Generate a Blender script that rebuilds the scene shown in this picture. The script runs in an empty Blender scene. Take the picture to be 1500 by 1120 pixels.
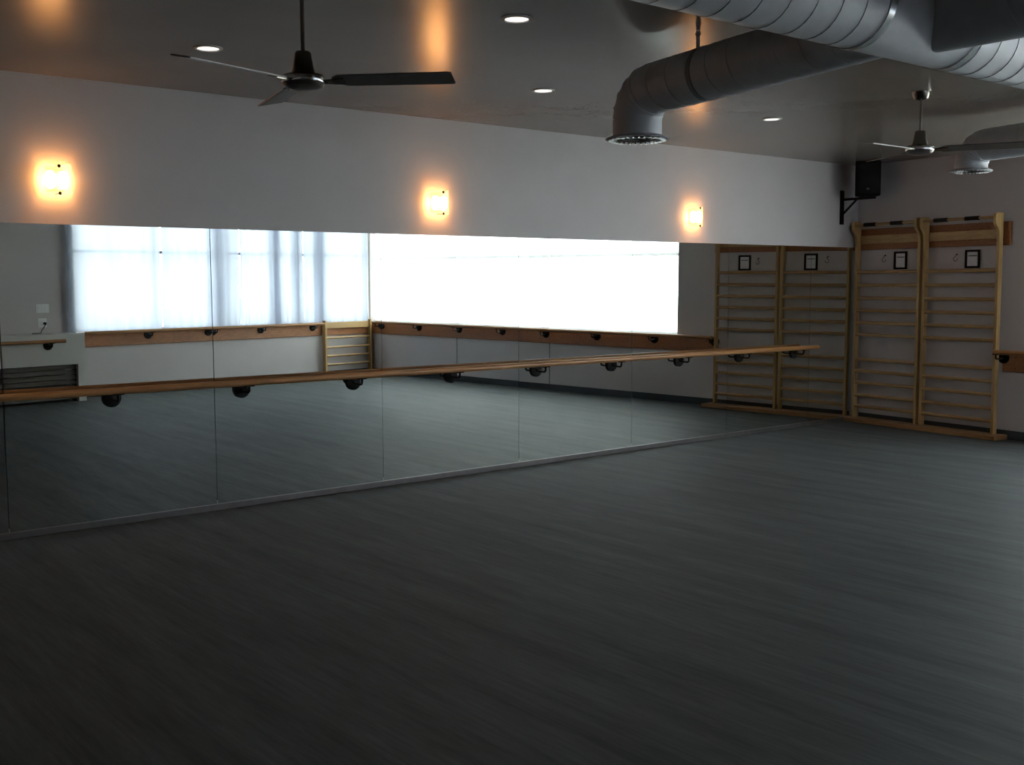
import bpy, math, random
from mathutils import Vector, Matrix
random.seed(7)
sc = bpy.context.scene
col = sc.collection

# ------------------------------------------------------------------ camera
F_PX, YAW, PITCH, ROLL = 1588.82, 0.6829, 0.0906, -0.0053
CAM = Vector((0.0, -7.2792, 1.6))
cd = bpy.data.cameras.new('camera'); cam = bpy.data.objects.new('camera', cd); col.objects.link(cam)
cd.sensor_width = 36.0; cd.lens = F_PX / 1500 * 36.0; cd.clip_start = 0.05
fw = Vector((math.sin(YAW) * math.cos(PITCH), math.cos(YAW) * math.cos(PITCH), -math.sin(PITCH)))
rt = Vector((math.cos(YAW), -math.sin(YAW), 0)); up = rt.cross(fw)
r2 = rt * math.cos(ROLL) + up * math.sin(ROLL); u2 = up * math.cos(ROLL) - rt * math.sin(ROLL)
cam.matrix_world = Matrix(((r2.x, u2.x, -fw.x, CAM.x), (r2.y, u2.y, -fw.y, CAM.y), (r2.z, u2.z, -fw.z, CAM.z), (0, 0, 0, 1)))
sc.camera = cam

# ------------------------------------------------------------------ sky and exposure
w = bpy.data.worlds.new('sky'); sc.world = w; w.use_nodes = True
bg = w.node_tree.nodes['Background']; bg.inputs[0].default_value = (0.92, 0.96, 1.0, 1); bg.inputs[1].default_value = 20.0
sc.view_settings.view_transform = 'Standard'; sc.view_settings.look = 'None'
sc.view_settings.exposure = -0.6; sc.view_settings.gamma = 1.0; sc.view_settings.use_curve_mapping = False

# ------------------------------------------------------------------ room frame
XR, TH = 11.086, -0.1318           # corner of mirror wall and right wall, lean of the right wall
H = 2.927                          # ceiling height
D = Vector((math.sin(TH), -math.cos(TH), 0)); N = Vector((math.cos(TH), math.sin(TH), 0))   # along / out of the right wall
K = Vector((9.91, -8.8715, 0))     # corner of right wall and back wall
NB = Vector((-0.1604, -0.9871, 0)).normalized(); DB = Vector((NB.y, -NB.x, 0))
if DB.x < 0: DB = -DB
def RW(s, off=0, z=0): return Vector((XR, 0, 0)) + D * s - N * off + Vector((0, 0, z))
def BW(s, off=0, z=0): return K - DB * s - NB * off + Vector((0, 0, z))
SR = (K - Vector((XR, 0, 0))).dot(D)

# ------------------------------------------------------------------ materials
def new_mat(name):
    m = bpy.data.materials.new(name); m.use_nodes = True
    nt = m.node_tree; b = nt.nodes['Principled BSDF']; return m, nt, b
def noise(nt, scale, detail=3, rough=.5, sc3=None, obj=True):
    tc = nt.nodes.new('ShaderNodeTexCoord'); mp = nt.nodes.new('ShaderNodeMapping'); n = nt.nodes.new('ShaderNodeTexNoise')
    nt.links.new(tc.outputs['Object'], mp.inputs[0]); nt.links.new(mp.outputs[0], n.inputs['Vector'])
    if sc3: mp.inputs['Scale'].default_value = sc3
    n.inputs['Scale'].default_value = scale; n.inputs['Detail'].default_value = detail; n.inputs['Roughness'].default_value = rough
    return n, mp
def ramp(nt, src, stops):
    r = nt.nodes.new('ShaderNodeValToRGB'); nt.links.new(src, r.inputs[0]); e = r.color_ramp.elements
    while len(e) < len(stops): e.new(.5)
    for i, (p, c) in enumerate(stops): e[i].position = p; e[i].color = (*c, 1)
    return r
def bump(nt, b, src, strength, dist=.01):
    bp = nt.nodes.new('ShaderNodeBump'); bp.inputs['Strength'].default_value = strength; bp.inputs['Distance'].default_value = dist
    nt.links.new(src, bp.inputs['Height']); nt.links.new(bp.outputs[0], b.inputs['Normal'])
def paint(name, c, rough, var=.06, scale=3, bs=.05, bscale=120, spec=.5):
    m, nt, b = new_mat(name)
    n, _ = noise(nt, scale, 4); r = ramp(nt, n.outputs[0], [(.3, [v * (1 - var) for v in c]), (.7, [v * (1 + var) for v in c])])
    nt.links.new(r.outputs[0], b.inputs['Base Color']); b.inputs['Roughness'].default_value = rough; b.inputs['Specular IOR Level'].default_value = spec
    if bs: n2, _ = noise(nt, bscale, 2); bump(nt, b, n2.outputs[0], bs)
    return m
def wood(name, c1, c2, rough=.45, axis=0, scale=6):
    m, nt, b = new_mat(name); s3 = [9, 9, 9]; s3[axis] = .5
    n, _ = noise(nt, scale, 5, .6, s3); r = ramp(nt, n.outputs[0], [(.3, c1), (.72, c2)])
    n2, _ = noise(nt, 1.6, 2); mx = nt.nodes.new('ShaderNodeMix'); mx.data_type = 'RGBA'; mx.blend_type = 'MULTIPLY'; mx.inputs[0].default_value = .5
    r2_ = ramp(nt, n2.outputs[0], [(.3, (.65, .62, .6)), (.7, (1, 1, 1))])
    nt.links.new(r.outputs[0], mx.inputs[6]); nt.links.new(r2_.outputs[0], mx.inputs[7]); nt.links.new(mx.outputs[2], b.inputs['Base Color'])
    b.inputs['Roughness'].default_value = rough; bump(nt, b, n.outputs[0], .08, .004)
    return m
def metal(name, c, rough, met=1.0, var=.1):
    m, nt, b = new_mat(name); n, _ = noise(nt, 14, 3)
    r = ramp(nt, n.outputs[0], [(.3, [v * (1 - var) for v in c]), (.7, [v * (1 + var) for v in c])])
    nt.links.new(r.outputs[0], b.inputs['Base Color']); b.inputs['Metallic'].default_value = met; b.inputs['Roughness'].default_value = rough
    return m
def emit(name, c, s):
    m, nt, b = new_mat(name); b.inputs['Base Color'].default_value = (*c, 1)
    b.inputs['Emission Color'].default_value = (*c, 1); b.inputs['Emission Strength'].default_value = s; return m

M_WALL = paint('wall_paint', (.605, .562, .56), .62, .03, 2, .10, 90)
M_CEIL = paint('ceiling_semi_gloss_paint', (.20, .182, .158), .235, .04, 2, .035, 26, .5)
M_BASE = paint('dark_rubber_baseboard', (.035, .042, .052), .5)
M_WHITE = paint('white_plastic', (.88, .88, .87), .4, .02)
M_BOX = paint('cream_bulkhead_paint', (.62, .6, .57), .6, .03, 2, .06)
M_BLACK = paint('black_iron', (.006, .006, .0065), .6, .1, 3, .05, 120, .2)
M_BLACKP = paint('black_plastic', (.006, .006, .0065), .7, .1, 30, .1, 200, .15)
M_RUBBER = paint('black_foam_grip', (.010, .010, .010), .8)
M_LOUVRE = wood('weathered_dark_slat_wood', (.12, .11, .10), (.22, .20, .18), .6)
M_DARK = paint('dark_void', (.02, .02, .02), .8)
M_BARRE_X = wood('barre_oak', (.30, .13, .045), (.50, .24, .085), .36, 0)
M_PLANK = wood('stained_fir_board', (.25, .092, .03), (.41, .165, .055), .5, 0)
M_PINE = wood('pale_pine', (.46, .285, .11), (.62, .41, .17), .42, 2)
M_PINE_H = wood('pale_pine_rung', (.42, .255, .10), (.57, .365, .155), .4, 1)
M_BASEW = wood('orange_floor_plank', (.36, .18, .07), (.50, .27, .11), .45, 1)
M_DUCT = metal('painted_duct_metal', (.50, .51, .54), .50, .10, .05)
M_SEAM = metal('duct_seam', (.20, .21, .23), .5, .3)
M_BAND = metal('galvanised_band', (.72, .73, .75), .22, .9)
M_STEEL = metal('brushed_steel', (.22, .20, .175), .24, 1)
M_CHROME = metal('chrome', (.75, .74, .72), .10, 1, .03)
M_BLADE = metal('fan_blade_metal', (.13, .12, .11), .38, .6)
M_ALU = metal('mirror_channel_metal', (.15, .14, .14), .38, .5)
M_FRAME = metal('window_frame_metal', (.70, .71, .73), .45, .1)
M_FRAME_D = metal('grey_window_frame', (.16, .17, .20), .45, .3)
M_PAPER = paint('printed_sheet', (.86, .87, .92), .7, .06, 40, 0)
M_INK = paint('print_ink', (.06, .06, .07), .7, .05, 40, 0)
M_GROUND = paint('pavement', (.70, .70, .66), .9, .06)
M_LENS = emit('downlight_lens', (1, .93, .86), 3.0)
M_BULB = emit('warm_bulb', (1, .44, .13), 75)

def floor_mat():
    m, nt, b = new_mat('grey_streaked_vinyl')
    def rot(nz): nz[1].inputs['Rotation'].default_value = (0, 0, -TH)
    n1 = noise(nt, 1.0, 5, .6, (6.5, .55, 1)); rot(n1)
    n2 = noise(nt, 1.0, 4, .65, (42, 3.0, 1)); rot(n2)
    n3 = noise(nt, .55, 2, .5); 
    r1 = ramp(nt, n1[0].outputs[0], [(.25, (.058, .065, .0655)), (.75, (.124, .134, .134))])
    r2_ = ramp(nt, n2[0].outputs[0], [(.3, (.72, .73, .74)), (.7, (1.12, 1.12, 1.12))])
    r3 = ramp(nt, n3[0].outputs[0], [(.3, (.88, .90, .90)), (.7, (1.06, 1.05, 1.04))])
    mx = nt.nodes.new('ShaderNodeMix'); mx.data_type = 'RGBA'; mx.blend_type = 'MULTIPLY'; mx.inputs[0].default_value = 1
    my = nt.nodes.new('ShaderNodeMix'); my.data_type = 'RGBA'; my.blend_type = 'MULTIPLY'; my.inputs[0].default_value = 1
    nt.links.new(r1.outputs[0], mx.inputs[6]); nt.links.new(r2_.outputs[0], mx.inputs[7])
    nt.links.new(mx.outputs[2], my.inputs[6]); nt.links.new(r3.outputs[0], my.inputs[7]); nt.links.new(my.outputs[2], b.inputs['Base Color'])
    b.inputs['Roughness'].default_value = .6; b.inputs['Specular IOR Level'].default_value = .12
    bump(nt, b, n2[0].outputs[0], .05, .003)
    return m
M_FLOOR = floor_mat()
def mirror_mat():
    m, nt, b = new_mat('silvered_mirror'); b.inputs['Base Color'].default_value = (.75, .79, .765, 1)
    b.inputs['Metallic'].default_value = 1; b.inputs['Roughness'].default_value = 0.0; return m
M_MIRROR = mirror_mat()
def pane_mat():
    m = bpy.data.materials.new('clear_window_glass'); m.use_nodes = True; nt = m.node_tree; nt.nodes.clear()
    o = nt.nodes.new('ShaderNodeOutputMaterial'); t = nt.nodes.new('ShaderNodeBsdfTransparent'); g = nt.nodes.new('ShaderNodeBsdfGlossy'); x = nt.nodes.new('ShaderNodeMixShader')
    t.inputs[0].default_value = (.93, .96, .95, 1); g.inputs['Roughness'].default_value = .02; x.inputs[0].default_value = .06
    nt.links.new(t.outputs[0], x.inputs[1]); nt.links.new(g.outputs[0], x.inputs[2]); nt.links.new(x.outputs[0], o.inputs[0]); return m
M_PANE = pane_mat()
def sheer(name, c, clear, stripes):
    m = bpy.data.materials.new(name); m.use_nodes = True; nt = m.node_tree; nt.nodes.clear()
    o = nt.nodes.new('ShaderNodeOutputMaterial'); t = nt.nodes.new('ShaderNodeBsdfTransparent'); l = nt.nodes.new('ShaderNodeBsdfTranslucent'); d = nt.nodes.new('ShaderNodeBsdfDiffuse')
    a = nt.nodes.new('ShaderNodeMixShader'); x = nt.nodes.new('ShaderNodeMixShader')
    n, _ = noise(nt, 1, 3, .6, stripes); r = ramp(nt, n.outputs[0], [(.3, [v * .82 for v in c]), (.7, c)])
    for s in (l, d): nt.links.new(r.outputs[0], s.inputs[0])
    a.inputs[0].default_value = .35; nt.links.new(l.outputs[0], a.inputs[1]); nt.links.new(d.outputs[0], a.inputs[2])
    x.inputs[0].default_value = clear; nt.links.new(a.outputs[0], x.inputs[1]); nt.links.new(t.outputs[0], x.inputs[2]); nt.links.new(x.outputs[0], o.inputs[0]); return m
M_SHEER_R = sheer('white_sheer_cloth', (.94, .94, .93), .5, (9, 9, .3))
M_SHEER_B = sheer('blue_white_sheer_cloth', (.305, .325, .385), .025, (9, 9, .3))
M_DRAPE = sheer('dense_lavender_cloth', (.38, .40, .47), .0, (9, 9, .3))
def shade_mat():
    m = bpy.data.materials.new('frosted_sconce_glass'); m.use_nodes = True; nt = m.node_tree; nt.nodes.clear()
    o = nt.nodes.new('ShaderNodeOutputMaterial'); t = nt.nodes.new('ShaderNodeBsdfTransparent'); e = nt.nodes.new('ShaderNodeEmission'); x = nt.nodes.new('ShaderNodeMixShader')
    n, _ = noise(nt, 8, 2); r = ramp(nt, n.outputs[0], [(.3, (1, .52, .17)), (.7, (1, .60, .24))]); nt.links.new(r.outputs[0], e.inputs[0])
    e.inputs[1].default_value = 5.0; x.inputs[0].default_value = .55
    nt.links.new(t.outputs[0], x.inputs[1]); nt.links.new(e.outputs[0], x.inputs[2]); nt.links.new(x.outputs[0], o.inputs[0]); return m
M_SHADE = shade_mat()

# ------------------------------------------------------------------ mesh helpers
def frame_of(ax):
    ax = Vector(ax).normalized(); h = Vector((0, 0, 1)) if abs(ax.z) < .95 else Vector((1, 0, 0))
    a = ax.cross(h).normalized(); return a, ax.cross(a).normalized(), ax
class MB:
    def __init__(s): s.v = []; s.f = []
    def box(s, c, dx, dy, dz, ex=Vector((1, 0, 0)), ey=Vector((0, 1, 0)), ez=Vector((0, 0, 1)), ch=0.0):
        """box of half sizes dx dy dz along ex ey ez, edges along ex chamfered by ch"""
        c = Vector(c); b = len(s.v)
        if ch <= 0: prof = [(-dy, -dz), (dy, -dz), (dy, dz), (-dy, dz)]
        else: prof = [(-dy + ch, -dz), (dy - ch, -dz), (dy, -dz + ch), (dy, dz - ch), (dy - ch, dz), (-dy + ch, dz), (-dy, dz - ch), (-dy, -dz + ch)]
        n = len(prof)
        for sx in (-1, 1):
            for (y, z) in prof: s.v.append(c + ex * dx * sx + ey * y + ez * z)
        flip = ex.cross(ey).dot(ez) < 0
        fs = [tuple(range(b + n - 1, b - 1, -1)), tuple(range(b + n, b + 2 * n))] + [(b + i, b + (i + 1) % n, b + n + (i + 1) % n, b + n + i) for i in range(n)]
        s.f += [tuple(reversed(q)) for q in fs] if flip else fs
        return s
    def tube(s, pts, r, n=10, cap=True):
        pts = [Vector(p) for p in pts]; b = len(s.v); m = len(pts); rs = r if isinstance(r, (list, tuple)) else [r] * m
        t0 = (pts[1] - pts[0]).normalized(); a, bb, _ = frame_of(t0)
        for i, p in enumerate(pts):
            t = ((pts[min(i + 1, m - 1)] - pts[max(i - 1, 0)])).normalized()
            q = t0.rotation_difference(t); a = q @ a; bb = q @ bb; t0 = t
            for k in range(n):
                th = 2 * math.pi * k / n; s.v.append(p + (a * math.cos(th) + bb * math.sin(th)) * rs[i])
        for i in range(m - 1):
            for k in range(n):
                k2 = (k + 1) % n; s.f.append((b + i * n + k, b + i * n + k2, b + (i + 1) * n + k2, b + (i + 1) * n + k))
        if cap: s.f.append(tuple(range(b + n - 1, b - 1, -1))); s.f.append(tuple(b + (m - 1) * n + k for k in range(n)))
        return s
    def lathe(s, prof, c=(0, 0, 0), ax=(0, 0, 1), n=24, closed=False):
        """prof: list of (radius, height) turned about ax"""
        a, bb, ax = frame_of(ax); c = Vector(c); b = len(s.v)
        for (r, h) in prof:
            for k in range(n):
                th = 2 * math.pi * k / n; s.v.append(c + ax * h + (a * math.cos(th) + bb * math.sin(th)) * max(r, 1e-5))
        m = len(prof)
        for i in range(m if closed else m - 1):
            j = (i + 1) % m
            for k in range(n):
                k2 = (k + 1) % n; s.f.append((b + i * n + k, b + i * n + k2, b + j * n + k2, b + j * n + k))
        return s
    def prism(s, poly, c, ex, ey, ez, h):
        """poly in ex,ey swept +-h along ez"""
        c = Vector(c); b = len(s.v); n = len(poly)
        for sg in (-1, 1):
            for (x, y) in poly: s.v.append(c + ex * x + ey * y + ez * h * sg)
        s.f.append(tuple(range(b + n - 1, b - 1, -1))); s.f.append(tuple(range(b + n, b + 2 * n)))
        for i in range(n): s.f.append((b + i, b + (i + 1) % n, b + n + (i + 1) % n, b + n + i))
        return s
    def grid(s, fn, nu, nv):
        b = len(s.v)
        for j in range(nv + 1):
            for i in range(nu + 1): s.v.append(Vector(fn(i / nu, j / nv)))
        for j in range(nv):
            for i in range(nu):
                k = b + j * (nu + 1) + i; s.f.append((k, k + 1, k + nu + 2, k + nu + 1))
        return s
    def mesh(s, name, org=Vector((0, 0, 0)), ang=35):
        me = bpy.data.meshes.new(name); me.from_pydata([tuple(Vector(v) - org) for v in s.v], [], s.f); me.update()
        import bmesh as _b
        bm = _b.new(); bm.from_mesh(me); _b.ops.recalc_face_normals(bm, faces=bm.faces); bm.to_mesh(me); bm.free()
        if ang: me.shade_smooth(); me.set_sharp_from_angle(angle=math.radians(ang))
        return me
    def build(s, name, mat, parent=None, org=None, ang=35, bevel=0):
        if org is None: org = root_loc(parent)
        me = s.mesh(name, org, ang); me.materials.append(mat)
        o = bpy.data.objects.new(name, me); col.objects.link(o)
        if parent: o.parent = parent
        if bevel:
            md = o.modifiers.new('bevel', 'BEVEL'); md.width = bevel; md.segments = 2; md.limit_method = 'ANGLE'
        return o
def root_loc(p):
    v = Vector((0, 0, 0))
    while p: v = v + p.location; p = p.parent
    return v
def tag(o, label=None, cat=None, group=None, kind=None):
    for k, v in (('label', label), ('category', cat), ('group', group), ('kind', kind)):
        if v: o[k] = v
    return o
def thing(name, label, cat, loc, group=None):
    o = bpy.data.objects.new(name, None); col.objects.link(o); o.location = loc; o.empty_display_size = .1
    return tag(o, label, cat, group)
def copy_tree(o, parent=None):
    c = o.copy(); col.objects.link(c); c.parent = parent
    for ch in list(o.children): copy_tree(ch, c)
    return c
Z = Vector((0, 0, 1))
def rbox(s0, s1, o0, o1, z0, z1, b=None, W=RW, along=None, ch=0):
    """box given in wall coordinates"""
    b = b or MB(); c = W((s0 + s1) / 2, (o0 + o1) / 2, (z0 + z1) / 2)
    ex = D if W is RW else -DB; ey = -N if W is RW else -NB
    return b.box(c, abs(s1 - s0) / 2, abs(o1 - o0) / 2, abs(z1 - z0) / 2, ex, ey, Z, ch)
def bbox_(s0, s1, o0, o1, z0, z1, b=None, ch=0): return rbox(s0, s1, o0, o1, z0, z1, b, BW, ch=ch)

# ------------------------------------------------------------------ the setting
T = .15
SJ = 7.0                                     # the back wall ends here and steps back behind the camera
P1 = BW(SJ); P2 = BW(SJ, -2.2); XL = -3.2
P3 = P2 - DB * ((P2.x - XL) / DB.x)
outline = [Vector((XL, 0, 0)), Vector((XR, 0, 0)), K.copy(), P1, P2, P3]
def slab(name, z0, z1, mat):
    n = len(outline); me = bpy.data.meshes.new(name)
    vs = [(p.x, p.y, z0) for p in outline] + [(p.x, p.y, z1) for p in outline]
    fs = [tuple(range(n)), tuple(range(2 * n - 1, n - 1, -1))] + [(i, n + i, n + (i + 1) % n, (i + 1) % n) for i in range(n)]
    me.from_pydata(vs, [], fs); me.update(); me.materials.append(mat)
    o = bpy.data.objects.new(name, me); col.objects.link(o); return tag(o, kind='structure')
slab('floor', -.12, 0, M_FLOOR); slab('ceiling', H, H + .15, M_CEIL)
def struct(b, name, mat, bevel=0): return tag(b.build(name, mat, None, None, 0, bevel), kind='structure')
struct(MB().box(((XL + XR) / 2, T / 2, H / 2), (XR - XL) / 2 + T, T / 2, H / 2), 'wall_front', M_WALL)
SILL, HEAD = .895, 2.62
W1a, W1b = 2.54, SR - .035                    # right window
W2a, W2b = .035, 5.20                         # back window
b = rbox(0, SR + T, -T, 0, 0, SILL); rbox(0, SR + T, -T, 0, HEAD, H, b); rbox(0, W1a, -T, 0, SILL, HEAD, b); rbox(W1b, SR + T, -T, 0, SILL, HEAD, b)
struct(b, 'wall_right', M_WALL)
b = bbox_(0, SJ, -T, 0, 0, SILL); bbox_(0, SJ, -T, 0, HEAD, H, b); bbox_(-T * .5, W2a, -T, 0, SILL, HEAD, b); bbox_(W2b, SJ, -T, 0, SILL, HEAD, b)
struct(b, 'wall_back', M_WALL)
struct(bbox_(SJ - T, SJ, -2.2, -T, 0, H), 'wall_alcove', M_WALL)
L3 = (P2 - P3).length
struct(bbox_(SJ - T, SJ + L3 + T, -2.2 - T, -2.2, 0, H), 'wall_rear', M_WALL)
struct(MB().box((XL - T / 2, P3.y / 2, H / 2), T / 2, -P3.y / 2, H / 2), 'wall_left', M_WALL)
struct(rbox(2.02, SR - .02, 0, .012, 0, .09), 'baseboard_right', M_BASE)
struct(rbox(.08, 2.02, 0, .012, 0, .09), 'baseboard_side', M_BASE)
struct(bbox_(.015, 5.27, 0, .012, 0, .09), 'baseboard_back', M_BASE)
struct(MB().box(((XL + XR) / 2, -.013, .022), (XR - XL) / 2 - .02, .013, .022, ch=.004), 'trim_1', M_ALU)
for i, s in enumerate((4.753, 6.792)):       # thin joints in the panelling under the right window
    struct(rbox(s - .005, s + .005, 0, .004, .09, .69), 'trim_%d' % (i + 2), M_BASE)
g = MB().box((4, -6, -.22), 40, 40, .08).build('ground', M_GROUND, None, None, 0); tag(g, kind='structure')

# ------------------------------------------------------------------ windows and curtains
def window(name, fb, s0, s1, mull, tr, fm=None):
    fm = fm or M_FRAME
    b = MB(); w_ = .03
    for s in [s0 + w_ / 2, s1 - w_ / 2]: fb(s - w_ / 2, s + w_ / 2, -.13, -.08, SILL, HEAD, b)
    fb(s0, s1, -.13, -.08, SILL, SILL + w_, b); fb(s0, s1, -.13, -.08, HEAD - w_, HEAD, b)
    o = struct(b, name, fm)
    for s, hw in mull: fb(s - hw, s + hw, -.135, -.075, SILL + w_, HEAD - w_).build('mullion', fm, o, None, 0)
    ed = [s0] + [m for m, _ in sorted(mull)] + [s1]
    for a, c in zip(ed, ed[1:]):
        fb(a + .03, c - .03, -.125, -.085, tr - .022, tr + .022).build('transom', fm, o, None, 0)
        for z0, z1 in ((SILL + w_, tr - .022), (tr + .022, HEAD - w_)):
            fb(a + .02, c - .02, -.108, -.102, z0, z1).build('pane', M_PANE, o, None, 0)
    return o
window('window_1', rbox, W1a, W1b, [(4.86, .012), (6.85, .012)], 1.96)
window('window_2', bbox_, W2a, W2b, [(3.93, .015), (2.81, .05), (1.44, .012)], 2.01, M_FRAME_D)
def curtain(Wf, s0, s1, mat, label, folds, amp, off=-.045, hang=0):
    L = abs(s1 - s0); nu = max(24, int(L * 44))
    o = thing('sheer_curtain', label, 'curtain', Wf((s0 + s1) / 2, off, SILL + .01), 'sheer curtains at the windows')
    ph = random.random() * 6; w2 = random.uniform(.6, 1.4)
    def fn(u, v):
        s = s0 + (s1 - s0) * u; k = 1 - .35 * v
        f = amp * k * (math.sin(u * folds * 6.283 + ph) + .5 * math.sin(u * folds * 6.283 * 2.3 * w2 + 1.3 * ph))
        edge = .014 * math.sin(v * 7 + ph) * (1 if u > .98 else (-1 if u < .02 else 0)) * (1 - v)
        return Wf(s + edge, off + f, SILL + .012 + hang + (HEAD - .06 - SILL - hang) * v)
    b = MB().grid(fn, nu, 10); c = b.build('cloth', mat, o, None, 60)
    MB().tube([Wf(s0, off, HEAD - .03), Wf(s1, off, HEAD - .03)], .011, 8).build('curtain_rod', M_WHITE, o)
    return o
curtain(RW, W1a + .03, 4.85, M_SHEER_R, 'white sheer curtain of the right window nearest the wall bars', 2, .006)
curtain(RW, 4.88, 6.84, M_SHEER_R, 'middle white sheer curtain of the right window', 2, .006)
curtain(RW, 6.85, W1b - .02, M_SHEER_R, 'white sheer curtain of the right window nearest the far corner', 2, .006)
OC = .055
curtain(BW, 3.925, 5.33, M_SHEER_B, 'bluish sheer curtain of the back window beside the wall outlets', 2, .007, OC)
curtain(BW, 2.66, 3.895, M_SHEER_B, 'bluish sheer curtain of the back window over the wide post', 4, .012, OC)
curtain(BW, 1.45, 2.645, M_SHEER_B, 'pleated sheer curtain of the back window left of the short ladder', 8, .014, OC)
curtain(BW, W2a + .06, 1.435, M_SHEER_B, 'sheer curtain of the back window above the short corner ladder', 5, .010, OC)
for a, c, lab in ((1.86, 2.06, 'narrow lavender drape strip left of two others at the back window'), (1.50, 1.63, 'thin middle lavender drape strip at the back window'),
                  (.97, 1.20, 'narrow lavender drape strip nearest the short ladder'), (2.96, 3.10, 'pale drape strip beside the wide window post')):
    curtain(BW, a, c, M_DRAPE, lab, 1.5, .006, -.02)

# ------------------------------------------------------------------ mirror panels
X0, PW, MZ0, MZ1 = 1.7942, 1.3969, .045, 1.9952
yaws = [0, .0018, -.0016, -.0026, .0009, -.002, 0, 0]; tilt = -.0045
place = ['at the far left edge of the photo', 'at the left, over the dark slatted recess in its reflection', 'reflecting the short corner ladder',
         'directly right of the one reflecting the short ladder', 'in the middle right, reflecting the curtain joint', 'reflecting the end of the bright window',
         'reflecting the right half of the wall bars', 'narrowest one, in the corner by the wall bars']
for i in range(-2, 8):
    xa = X0 + (i - 1) * PW + .0025; xb = min(X0 + i * PW - .0025, XR - .03)
    if xa < XL: xa = XL + .01
    a = yaws[i] if i >= 0 else 0
    lab = 'tall frameless mirror panel ' + (place[i] if i >= 0 else ('just beyond the left edge of the photo' if i == -1 else 'farthest left, beyond the photo'))
    ex = Vector((math.cos(a), math.sin(a), 0)); nn = Vector((math.sin(a), -math.cos(a), math.sin(tilt))).normalized(); ez = nn.cross(ex).normalized()
    if ez.z < 0: ez = -ez
    c = Vector(((xa + xb) / 2, -.012, (MZ0 + MZ1) / 2))
    o = MB().box(Vector((0, 0, 0)), (xb - xa) / 2, .003, (MZ1 - MZ0) / 2, ex, nn, ez).build('mirror_panel', M_MIRROR, None, Vector((0, 0, 0)), 0)
    o.location = c
    tag(o, lab, 'mirror', 'mirror panels along the wall')

for i in range(-2, 8):                      # dark mastic joints behind the mirror seams
    x = X0 + (i - 1) * PW
    if x > XL: struct(MB().box((x, -.0045, 1.0), .008, .003, .93), 'trim_%d' % (i + 6), M_BASE)

# ------------------------------------------------------------------ ballet barres
def bracket_meshes(reach, drop):
    """local: wall at y=0, room towards -y, disc centre at z=0, barre underside at z=drop"""
    d = MB().lathe([(0, -.004), (.060, -.004), (.062, 0), (.061, .010), (.056, .013), (.016, .014), (.014, .024), (0, .026)], (0, 0, 0), (0, -1, 0), 28).mesh('mounting_disc')
    pts = [(0, -.01, -.006), (0, -.04, -.011)]
    for k in range(7):
        t = k / 6 * math.pi / 2; pts.append((0, -(reach - .02) - .02 * math.sin(t), -.012 + .02 * (1 - math.cos(t))))
    pts.append((0, -reach, drop))
    a = MB().tube(pts, .0085, 10).mesh('arm')
    s = MB().box((0, -reach, drop + .003), .034, .014, .004, ch=.002).mesh('saddle')
    for m in (d, a, s): m.materials.append(M_BLACK)
    return d, a, s
BR = bracket_meshes(.13, .031)
def barre(label, p0, p1, zs, reach, spots, inward, wallpt, r=.0235):
    """rail from p0 to p1 (centre line); spots: points on the wall for the discs"""
    o = thing('ballet_barre', label, 'barre', (p0 + p1) / 2)
    ax = (p1 - p0).normalized(); L = (p1 - p0).length
    m = MB().tube([Vector((-L / 2, 0, 0)), Vector((-L / 2 + .004, 0, 0)), Vector((L / 2 - .004, 0, 0)), Vector((L / 2, 0, 0))], [r - .004, r, r, r - .004], 20)
    rail = m.build('rail', M_BARRE_X, o, Vector((0, 0, 0)))
    a, bb, _ = frame_of(ax); rail.rotation_euler = ax.to_track_quat('X', 'Z').to_euler()
    for q in spots:
        e = bpy.data.objects.new('bracket', BR[0]); col.objects.link(e); e.parent = o
        e.location = q - o.location
        e.rotation_euler = (0, 0, math.atan2(inward.x, -inward.y))
        for me, nm in ((BR[1], 'arm'), (BR[2], 'saddle')):
            s = bpy.data.objects.new(nm, me); col.objects.link(s); s.parent = e
    return o
zc = lambda x: .915 - (x - 2.4) * .0032
xs = [2.466 + k * .928 for k in range(-5, 9)]
xs = [x for x in xs if x > XL + .4]
barre('long wooden ballet barre on black disc brackets in front of the mirrors', Vector((XL + .2, -.143, zc(XL + .2))), Vector((10.16, -.143, zc(10.16))), 0, .13,
      [Vector((x, -.0205, zc(x) - .0235 - .034)) for x in xs], Vector((0, -1, 0)), None)
barre('wooden ballet barre along the board under the right window', RW(1.895, .155, .889), RW(SR - .35, .155, .889), 0, .13,
      [RW(1.93 + k * .955, 0.030, .8315) for k in range(8) if 1.93 + k * .955 < SR - .3], -N, None)
barre('wooden ballet barre along the board under the back window', BW(1.12, .155, .889), BW(5.15, .155, .889), 0, .13,
      [BW(s, .030, .8315) for s in (1.26, 2.27, 3.14, 4.14)], -NB, None)
BOX = .42
barre('short wooden ballet barre on the cream bulkhead under the outlets', BW(5.62, BOX + .128, .822), BW(6.95, BOX + .128, .822), 0, .13,
      [BW(s, BOX + .002, .7645) for s in (5.80, 6.75)], -NB, None)

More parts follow.
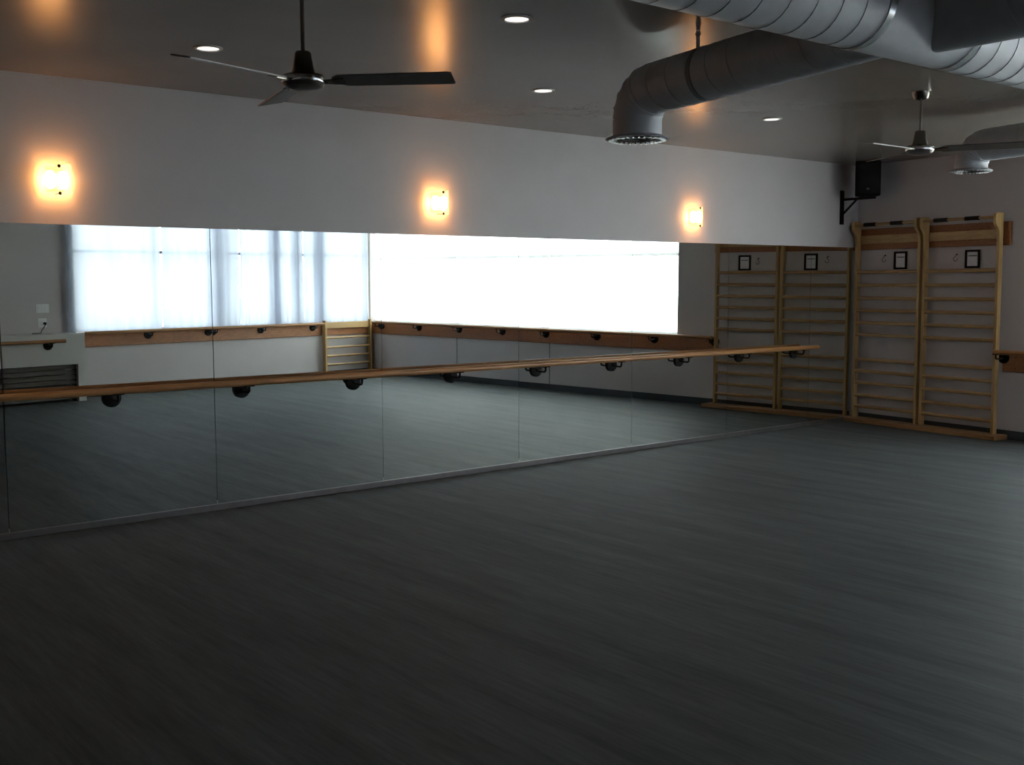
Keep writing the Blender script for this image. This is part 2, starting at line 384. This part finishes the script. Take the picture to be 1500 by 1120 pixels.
# ------------------------------------------------------------------ boards behind the barres
def board(Wf, fb, cuts, z0, z1, o0, o1, label, screws=True):
    o = thing('mounting_board', label, 'board', Wf((cuts[0] + cuts[-1]) / 2, (o0 + o1) / 2, z0))
    for a, c in zip(cuts, cuts[1:]):
        p = fb(min(a, c) + .001, max(a, c) - .001, o0, o1, z0, z1, None, ch=.003).build('plank', M_PLANK, o, None, 0)
        if screws:
            b = MB(); n = max(2, int(abs(c - a) / .42))
            for k in range(n):
                s = a + (c - a) * (k + .5) / n
                for zz in (z0 + .035, z1 - .05): b.lathe([(0, 0), (.006, 0), (.005, .002), (0, .002)], Wf(s, o1, zz), -N if Wf is RW else -NB, 8)
            tag(b.build('screw_heads', M_BLACK, p), kind='stuff')
    return o
board(RW, rbox, [1.915, 2.50, 4.93, 7.37, SR - .03], .689, .885, 0, .028, 'stained wooden board behind the barre under the right window')
board(BW, bbox_, [.03, 1.35, 3.72, 5.25], .689, .885, 0, .028, 'stained wooden board behind the barre under the back window')
board(RW, rbox, [.06, 1.955], 1.965, 2.20, 0, .035, 'reddish brown board at the top behind the wall bars', False)

# ------------------------------------------------------------------ wall bars
RZ = [1.712, 1.562, 1.417, 1.276, 1.136, 1.0, .716, .583, .447, .305, .176]
def post_poly():
    return [(.058, .045), (.118, .045), (.118, 2.06), (.124, 2.10), (.142, 2.135), (.170, 2.16), (.186, 2.19), (.188, 2.24), (.182, 2.272), (.162, 2.287), (.10, 2.287), (.058, 2.285)]
def wall_bars(s0, s1, label):
    o = thing('wall_bars', label, 'wall bars', RW((s0 + s1) / 2, .08, .045), 'wall bar units')
    for s in (s0 + .018, s1 - .018):
        MB().prism([(x, z) for x, z in post_poly()], RW(s, 0, 0), -N, Z, D, .016).build('post', M_PINE, o, None, 0, .003)
    for z in RZ:
        b = MB(); p0, p1 = RW(s0 + .03, .095, z), RW(s1 - .03, .095, z)
        b.tube([p0, p1], .0205, 12).build('rung', M_PINE_H, o)
    rbox(s0 + .036, s1 - .036, .045, .07, 2.03, 2.125, None, ch=.004).build('top_rail', M_PINE_H, o, None, 0)
    pb = MB().tube([RW(s0 + .02, .155, 2.243), RW(s1 - .02, .155, 2.243)], .0155, 14).build('pull_up_bar', M_PINE_H, o)
    L = s1 - s0
    for a in (.27, .68):
        MB().tube([RW(s0 + L * (a - .09), .155, 2.243), RW(s0 + L * (a + .09), .155, 2.243)], .0215, 14).build('grip', M_RUBBER, pb)
    return o
wall_bars(.068, .955, 'pale pine wall bar unit in the corner beside the mirrors')
wall_bars(.988, 1.898, 'pale pine wall bar unit nearer the barre board, away from the corner')
o = rbox(.045, 1.99, .013, .235, 0, .045, None, ch=.005).build('base_plank', M_BASEW, None, Vector(RW(1, .12, 0)), 0); o.location = RW(1, .12, 0)
tag(o, 'orange wooden floor plank under both wall bar units', 'plank')
def back_ladder():
    o = thing('wall_ladder', 'short pine wall ladder in the far corner under the back window', 'ladder', BW(.55, .08, 0))
    s0, s1 = .052, 1.062
    for s in (s0 + .018, s1 - .018): bbox_(s - .018, s + .018, .03, .115, 0, .935, None).build('post', M_PINE, o, None, 0, .003)
    for z in (.645, .487, .343, .198): MB().tube([BW(s0 + .03, .075, z), BW(s1 - .03, .075, z)], .0175, 12).build('rung', M_PINE_H, o)
    bbox_(s0 + .036, s1 - .036, .045, .075, .80, .905, None, ch=.004).build('top_rail', M_PINE_H, o, None, 0)
back_ladder()

def picture(s0, s1, z0, z1, label):
    o = thing('picture_frame', label, 'frame', RW((s0 + s1) / 2, .01, z0), 'framed notices above the wall bars'); w_ = .022
    rbox(s0, s0 + w_, 0, .018, z0, z1).build('frame_side', M_BLACKP, o, None, 0, .002); rbox(s1 - w_, s1, 0, .018, z0, z1).build('frame_side', M_BLACKP, o, None, 0, .002)
    rbox(s0 + w_, s1 - w_, 0, .018, z0, z0 + w_).build('frame_bottom', M_BLACKP, o, None, 0, .002); rbox(s0 + w_, s1 - w_, 0, .018, z1 - w_, z1).build('frame_top', M_BLACKP, o, None, 0, .002)
    p = rbox(s0 + w_, s1 - w_, .002, .006, z0 + w_, z1 - w_).build('notice_sheet', M_PAPER, o, None, 0)
    rbox(s0 + w_ + .015, s1 - w_ - .015, .006, .0068, z1 - w_ - .045, z1 - w_ - .036).build('printed_bar', M_INK, p, None, 0)
picture(.528, .700, 1.738, 1.936, 'small black framed notice on the corner wall bar unit')
picture(1.432, 1.605, 1.738, 1.928, 'small black framed notice on the outer wall bar unit')
def hook(s, z, label):
    o = thing('wall_hook', label, 'hook', RW(s, 0, z), 'small wire hooks')
    MB().lathe([(0, 0), (.010, 0), (.009, .004), (0, .005)], RW(s, 0, z + .03), -N, 12).build('screw_plate', M_STEEL, o)
    pts = [RW(s, .004, z + .03), RW(s, .02, z + .028), RW(s, .026, z + .01)]
    for k in range(13):
        t = -math.pi / 2 + 2 * math.pi * k / 13 * .85; pts.append(RW(s + .024 * math.cos(t + math.pi), .026, z - .018 + .024 * math.sin(t + math.pi)))
    MB().tube(pts, .003, 6).build('wire_loop', M_STEEL, o)
hook(.40, 1.866, 'small wire hook left of the corner notice'); hook(1.327, 1.855, 'small wire hook left of the outer notice')

# ------------------------------------------------------------------ bulkhead, outlets, cord
o = thing('bulkhead', 'low cream bulkhead with a dark slatted recess under the outlets', 'cabinet', BW(6.1, .2, 0))
b = bbox_(5.295, SJ, .0, BOX, .50, .905); bbox_(5.295, 5.40, 0, BOX, 0, .50, b); bbox_(6.9, SJ, 0, BOX, 0, .5, b)
b.build('body', M_BOX, o, None, 0)
bbox_(5.40, 6.9, .02, .05, .0, .5).build('recess_back', M_DARK, o, None, 0)
for k in range(7):
    z = .03 + k * .067
    MB().box(BW(6.13, BOX - .06, z + .03), .715, .035, .008, -DB, (-NB * math.cos(.75) - Z * math.sin(.75)).normalized(), (Z * math.cos(.75) - NB * math.sin(.75)).normalized()).build('slat', M_LOUVRE, o, None, 0)
bbox_(5.402, 5.416, BOX - .16, BOX - .06, 0, .49).build('slat_rail', M_BLACK, o, None, 0)
def plate(s, z, hw, hh, n, label):
    o = thing('outlet_plate', label, 'outlet', BW(s, 0, z - hh)); 
    bbox_(s - hw, s + hw, 0, .007, z - hh, z + hh).build('plate', M_WHITE, o, None, 0, .002)
    for k in range(n):
        c = s + (k - (n - 1) / 2) * .046
        bbox_(c - .016, c + .016, .007, .010, z - .033, z + .033).build('switch' if n > 2 else 'socket', M_WHITE, o, None, 0, .001)
plate(5.655, 1.235, .088, .058, 3, 'upper white triple switch plate on the back wall')
plate(5.665, 1.044, .060, .060, 2, 'lower white outlet plate with a black cord plugged in')
o = thing('power_cord', 'short black power cord hanging from the lower outlet', 'cord', BW(5.70, .03, .91))
bbox_(5.625, 5.655, .010, .045, 1.020, 1.050).build('plug', M_BLACKP, o, None, 0, .003)
MB().tube([BW(5.64, .045, 1.03), BW(5.65, .065, 1.02), BW(5.68, .075, .985), BW(5.71, .07, .94), BW(5.72, .07, .912), BW(5.75, .08, .911), BW(5.85, .10, .911)], .0055, 8).build('cable', M_BLACKP, o)

# ------------------------------------------------------------------ wall sconces
def sconce(x, z, label):
    o = thing('wall_sconce', label, 'sconce', (x, 0, z), 'lit wall sconces')
    MB().box(Vector((x, -.008, z)), .05, .008, .07, ch=.003).build('back_plate', M_STEEL, o, None, 0)
    R_ = .098
    def fn(u, v):
        t = (u - .5) * math.pi * .98; lobe = .018 * abs(math.sin(2 * (u - .5) * math.pi))
        zz = -.088 + v * (.164 + lobe * 1.2) - (1 - v) * lobe * .5
        return (x + R_ * math.sin(t), -.012 - .092 * math.cos(t), z + zz)
    MB().grid(fn, 28, 8).build('glass_shade', M_SHADE, o, None, 60)
    for sx in (-1, 1):
        MB().lathe([(0, -.058), (.02, -.054), (.032, -.03), (.036, .0), (.032, .03), (.02, .052), (0, .058)], (x + sx * .040, -.052, z - .004), Z, 16).build('bulb', M_BULB, o)
    for zz in (-.092, .078):
        MB().lathe([(0, 0), (.008, .001), (.011, .008), (.006, .014), (0, .016)], (x, -.100, z + zz), (0, -1, 0), 14).build('finial', M_STEEL, o)
        MB().tube([(x, -.01, z + zz), (x, -.104, z + zz)], .004, 8).build('support_rod', M_STEEL, o)
    return o
sconce(2.165, 2.277, 'glowing warm wall sconce nearest the left edge')
sconce(5.135, 2.257, 'glowing warm wall sconce in the middle of the mirror wall')
sconce(8.23, 2.252, 'glowing warm wall sconce nearest the speaker corner')

# ------------------------------------------------------------------ recessed downlights
def downlight(x, y, label):
    o = thing('downlight', label, 'downlight', (x, y, H), 'recessed ceiling downlights')
    MB().lathe([(.058, -.002), (.062, -.008), (.080, -.006), (.082, 0), (.058, 0)], (x, y, H), Z, 28, True).build('trim_ring', M_WHITE, o)
    MB().lathe([(.0, -.0045), (.03, -.0045), (.058, -.003), (.058, -.001), (0, -.001)], (x, y, H), Z, 28).build('lens', M_LENS, o)
downlight(2.616, -1.379, 'round downlight beside the left fan blade')
downlight(3.553, -2.964, 'round downlight nearest the top edge of the photo')
downlight(4.984, -1.511, 'round downlight left of the round duct outlet')
downlight(7.325, -1.649, 'round downlight right of the round duct outlet')

# ------------------------------------------------------------------ ceiling fans
def fan(x, y, zhub, ang, label):
    o = thing('ceiling_fan', label, 'fan', (x, y, zhub), 'three-blade ceiling fans')
    L = lambda p: (x, y, zhub + p)
    MB().lathe([(0, H - zhub - .062), (.022, H - zhub - .062), (.046, H - zhub - .05), (.062, H - zhub - .02), (.066, H - zhub), (0, H - zhub)], L(0), Z, 28).build('canopy', M_STEEL, o)
    MB().tube([L(.11), L(H - zhub - .05)], .0095, 12).build('downrod', M_STEEL, o)
    MB().lathe([(0, .128), (.030, .127), (.036, .12), (.046, .06), (.053, .036), (.057, .026), (0, .026)], L(0), Z, 28).build('motor_cup', M_STEEL, o)
    h = MB().lathe([(0, .03), (.06, .03), (.088, .022), (.097, .012), (.0, .012)], L(0), Z, 36).build('motor_top', M_STEEL, o)
    MB().lathe([(.096, .014), (.0985, .008), (.0985, -.006), (.096, -.012), (.09, -.012), (.09, .014)], L(0), Z, 40, True).build('chrome_rim', M_CHROME, o)
    MB().lathe([(.0, -.040), (.05, -.038), (.082, -.028), (.094, -.012), (.0, -.012)], L(0), Z, 36).build('motor_bottom', M_BLADE, o)
    for k in range(3):
        a = ang + k * 2 * math.pi / 3; ex = Vector((math.cos(a), math.sin(a), 0)); ey = Vector((-math.sin(a), math.cos(a), 0)); pt = math.radians(-12)
        ey2 = ey * math.cos(pt) + Z * math.sin(pt); ez2 = Z * math.cos(pt) - ey * math.sin(pt); c = Vector(L(-.002))
        poly = [(.135, -.035), (.16, -.058), (.66, -.066), (.675, -.058), (.68, .05), (.672, .062), (.16, .058), (.135, .035)]
        bl = MB().prism(poly, c, ex, ey2, ez2, .003).build('blade', M_BLADE, o, None, 0)
        MB().prism([(.085, -.018), (.15, -.028), (.185, -.03), (.185, .03), (.15, .028), (.085, .018)], c - ez2 * .0055, ex, ey2, ez2, .0025).build('blade_arm', M_STEEL, bl, None, 0)
fan(2.41, -2.85, 2.51, math.radians(-44), 'brown steel ceiling fan hanging over the left of the room')
fan(7.14, -3.075, 2.53, math.radians(-60), 'brown steel ceiling fan hanging by the speaker corner')

# ------------------------------------------------------------------ ducts
MY, MZ_, MR = -4.88, 2.633, .166
UB = Vector((.131, .991, -.022)).normalized()
def helix(b, p0, ax, L, r, pitch, tr=.0016, phase=0):
    a, bb, ax = frame_of(ax); n = int(L / pitch * 30); pts = []
    for k in range(n + 1):
        t = k / 30 * 2 * math.pi + phase; pts.append(Vector(p0) + ax * (L * k / n) + (a * math.cos(t) + bb * math.sin(t)) * (r + .0006))
    b.tube(pts, tr, 5); return b
def ring(c, ax, r, hw, th=.004, n=44): return MB().lathe([(r, -hw), (r + th, -hw), (r + th, hw), (r, hw)], c, ax, n, True)
X1, X2 = XL + .02, 9.1
duct = thing('main_duct', 'large round spiral duct crossing under the ceiling parallel to the mirrors', 'duct', (3, MY, MZ_))
MB().lathe([(0, X1), (MR, X1), (MR, X2), (MR - .01, X2 + .02), (0, X2 + .02)], (0, MY, MZ_), (1, 0, 0), 56).build('pipe', M_DUCT, duct)
b = helix(MB(), (X1, MY, MZ_), (1, 0, 0), 3.585 - X1, MR, .135); b.build('spiral_seam', M_SEAM, duct)
b = helix(MB(), (4.26, MY, MZ_), (1, 0, 0), X2 - 4.26, MR, .135); b.build('spiral_seam', M_SEAM, duct)
for x in (3.60, 4.24): ring((x, MY, MZ_), (1, 0, 0), MR, .019).build('band', M_BAND, duct)
for x in (.4, 6.4, 8.6): ring((x, MY, MZ_), (1, 0, 0), MR, .02).build('band', M_BAND, duct)
for x in (.4, 6.4, 8.6): MB().box((x, MY, (MZ_ + MR + H) / 2), .012, .002, (H - MZ_ - MR) / 2 + .003).build('hanger_strap', M_BAND, duct, None, 0)
def branch(e, r, label, zoff, strap_t, drop):
    """branch from the main duct to an elbow at e, then down to a round outlet"""
    e = Vector(e); t1 = (e.y - (MY + .06)) / UB.y
    o = thing('branch_duct', label, 'duct', e - Z * drop, 'branch ducts with round outlets')
    back = e - UB * t1; RE = r * 1.15
    # straight run, ends where the elbow starts
    s_end = e - UB * RE
    a, bb, _ = frame_of(UB)
    MB().tube([back, s_end], r, 40, True).build('pipe', M_DUCT, o)
    helix(MB(), back, UB, (s_end - back).length - .05, r, .16, .0016, 1.0).build('spiral_seam', M_DUCT, o)
    # segmented elbow: 5 gores
    pts = []; cen = s_end - Z * RE; hd = Vector((UB.x, UB.y, 0)).normalized()
    for k in range(6):
        t = k / 5 * math.pi / 2; pts.append(cen + hd * RE * math.sin(t) + Z * RE * math.cos(t))
    eb = MB().tube([s_end - UB * .01] + pts, r * 1.004, 40, False).build('elbow', M_DUCT, o, None, 12)
    for k in (1, 2, 3, 4):
        t = k / 5 * math.pi / 2; ring(pts[k], hd * math.cos(t) - Z * math.sin(t), r * 1.01, .004, .004).build('gore_joint', M_DUCT, eb)
    cx = pts[-1]; zb = e.z - drop
    nk = MB().lathe([(r, cx.z + .005), (r, zb + .012), (r - .004, zb + .012), (r - .004, cx.z + .005)], (cx.x, cx.y, 0), Z, 40, True).build('neck', M_DUCT, o)
    R2 = r * 1.28
    MB().lathe([(r - .004, zb + .016), (r * 1.02, zb + .018), (R2, zb + .004), (R2 + .004, zb), (R2 - .003, zb - .004), (r * 1.06, zb - .002), (r * .94, zb + .012)], (cx.x, cx.y, 0), Z, 44, True).build('outlet_flange', M_DUCT, o)
    b = MB(); n = 30
    for k in range(n):
        t = 2 * math.pi * k / n; ex = Vector((math.cos(t), math.sin(t), 0)); ey = Vector((-math.sin(t), math.cos(t), 0))
        b.box(Vector((cx.x, cx.y, zb - .006)) + ex * r * 1.08, r * .11, .0045, .006, ex, ey, Z)
    tag(b.build('outlet_vanes', M_BAND, o, None, 0), kind='stuff')
    MB().lathe([(0, zb + .01), (r * .94, zb + .01), (r * .94, zb + .016), (0, zb + .016)], (cx.x, cx.y, 0), Z, 40).build('outlet_throat_shade', M_DARK, o)  # near-black disc standing in for the shade inside the duct throat
    for q in (.9, .62, .34):
        MB().lathe([(r * q, zb - .002), (r * q + .003, zb - .002), (r * q - .010, zb + .01), (r * q - .013, zb + .01)], (cx.x, cx.y, 0), Z, 36, True).build('outlet_ring', M_BLADE, o)
    c = e - UB * strap_t
    ring(c, UB, r, .016, .003, 40).build('strap_band', M_SEAM, o)
    c = c - Vector((r * .55, 0, r * .16)); st = MB().box(Vector((c.x, c.y, (c.z + r + H) / 2)), .012, .003, (H - c.z - r) / 2 + .004).build('hanger_strap', M_SEAM, o, None, 0)
    MB().lathe([(0, -.014), (.012, -.01), (.015, 0), (.012, .01), (0, .014)], (c.x, c.y, c.z + r + .075), UB, 10).build('strap_knot', M_SEAM, st)
    return o
branch((4.622, -2.765, 2.698), .142, 'dark spiral branch duct ending in a round outlet over mid-room', 0, .60, .262)
branch((8.57, -2.69, 2.69), .128, 'pale branch duct with a round outlet behind the far fan', 0, .9, .195)
o = thing('return_duct', 'dark round duct joining the big duct at the top right', 'duct', (4.02, -6.2, 2.64))
UR = Vector((-.0, -1, 0)).normalized(); r2d = .15; tj = Vector((4.02, MY + .02, 2.64))
MB().tube([tj, tj + UR * 2.86], r2d, 52).build('pipe', M_DUCT, o)
helix(MB(), tj + UR * .45, UR, 2.3, r2d, .15, .0016).build('spiral_seam', M_DUCT, o)

# ------------------------------------------------------------------ speaker and bracket
sx = 10.745
o = thing('speaker_bracket', 'black steel wall bracket carrying the loudspeaker', 'bracket', (sx, 0, 2.25))
MB().box(Vector((sx, -.012, 2.44)), .025, .012, .19, ch=.003).build('wall_plate', M_BLACK, o, None, 0)
MB().box(Vector((sx, -.225, 2.528)), .016, .21, .013).build('arm', M_BLACK, o, None, 0, .002)
MB().tube([(sx, -.02, 2.36), (sx, -.20, 2.52)], .013, 8).build('brace', M_BLACK, o)
fd = Vector((-.80, -.60, 0)).normalized(); sd = Vector((-fd.y, fd.x, 0)); c = Vector((sx - .01, -.335, 2.545))
o = thing('loudspeaker', 'black loudspeaker cabinet on the corner wall bracket', 'speaker', c)
poly = [(.125, -.135), (.125, .135), (-.02, .125), (-.115, .075), (-.115, -.075), (-.02, -.125)]
MB().prism(poly, c + Z * .187, fd, sd, Z, .187).build('cabinet', M_BLACKP, o, None, 0, .008)
gr = MB().box(c + fd * .1295 + Z * .187, .122, .0045, .172, sd, fd, Z, .003).build('grille', M_BLACK, o, None, 0)
MB().box(c + fd * .1355 + Z * .075, .016, .0015, .012, sd, fd, Z).build('badge', M_STEEL, gr, None, 0)
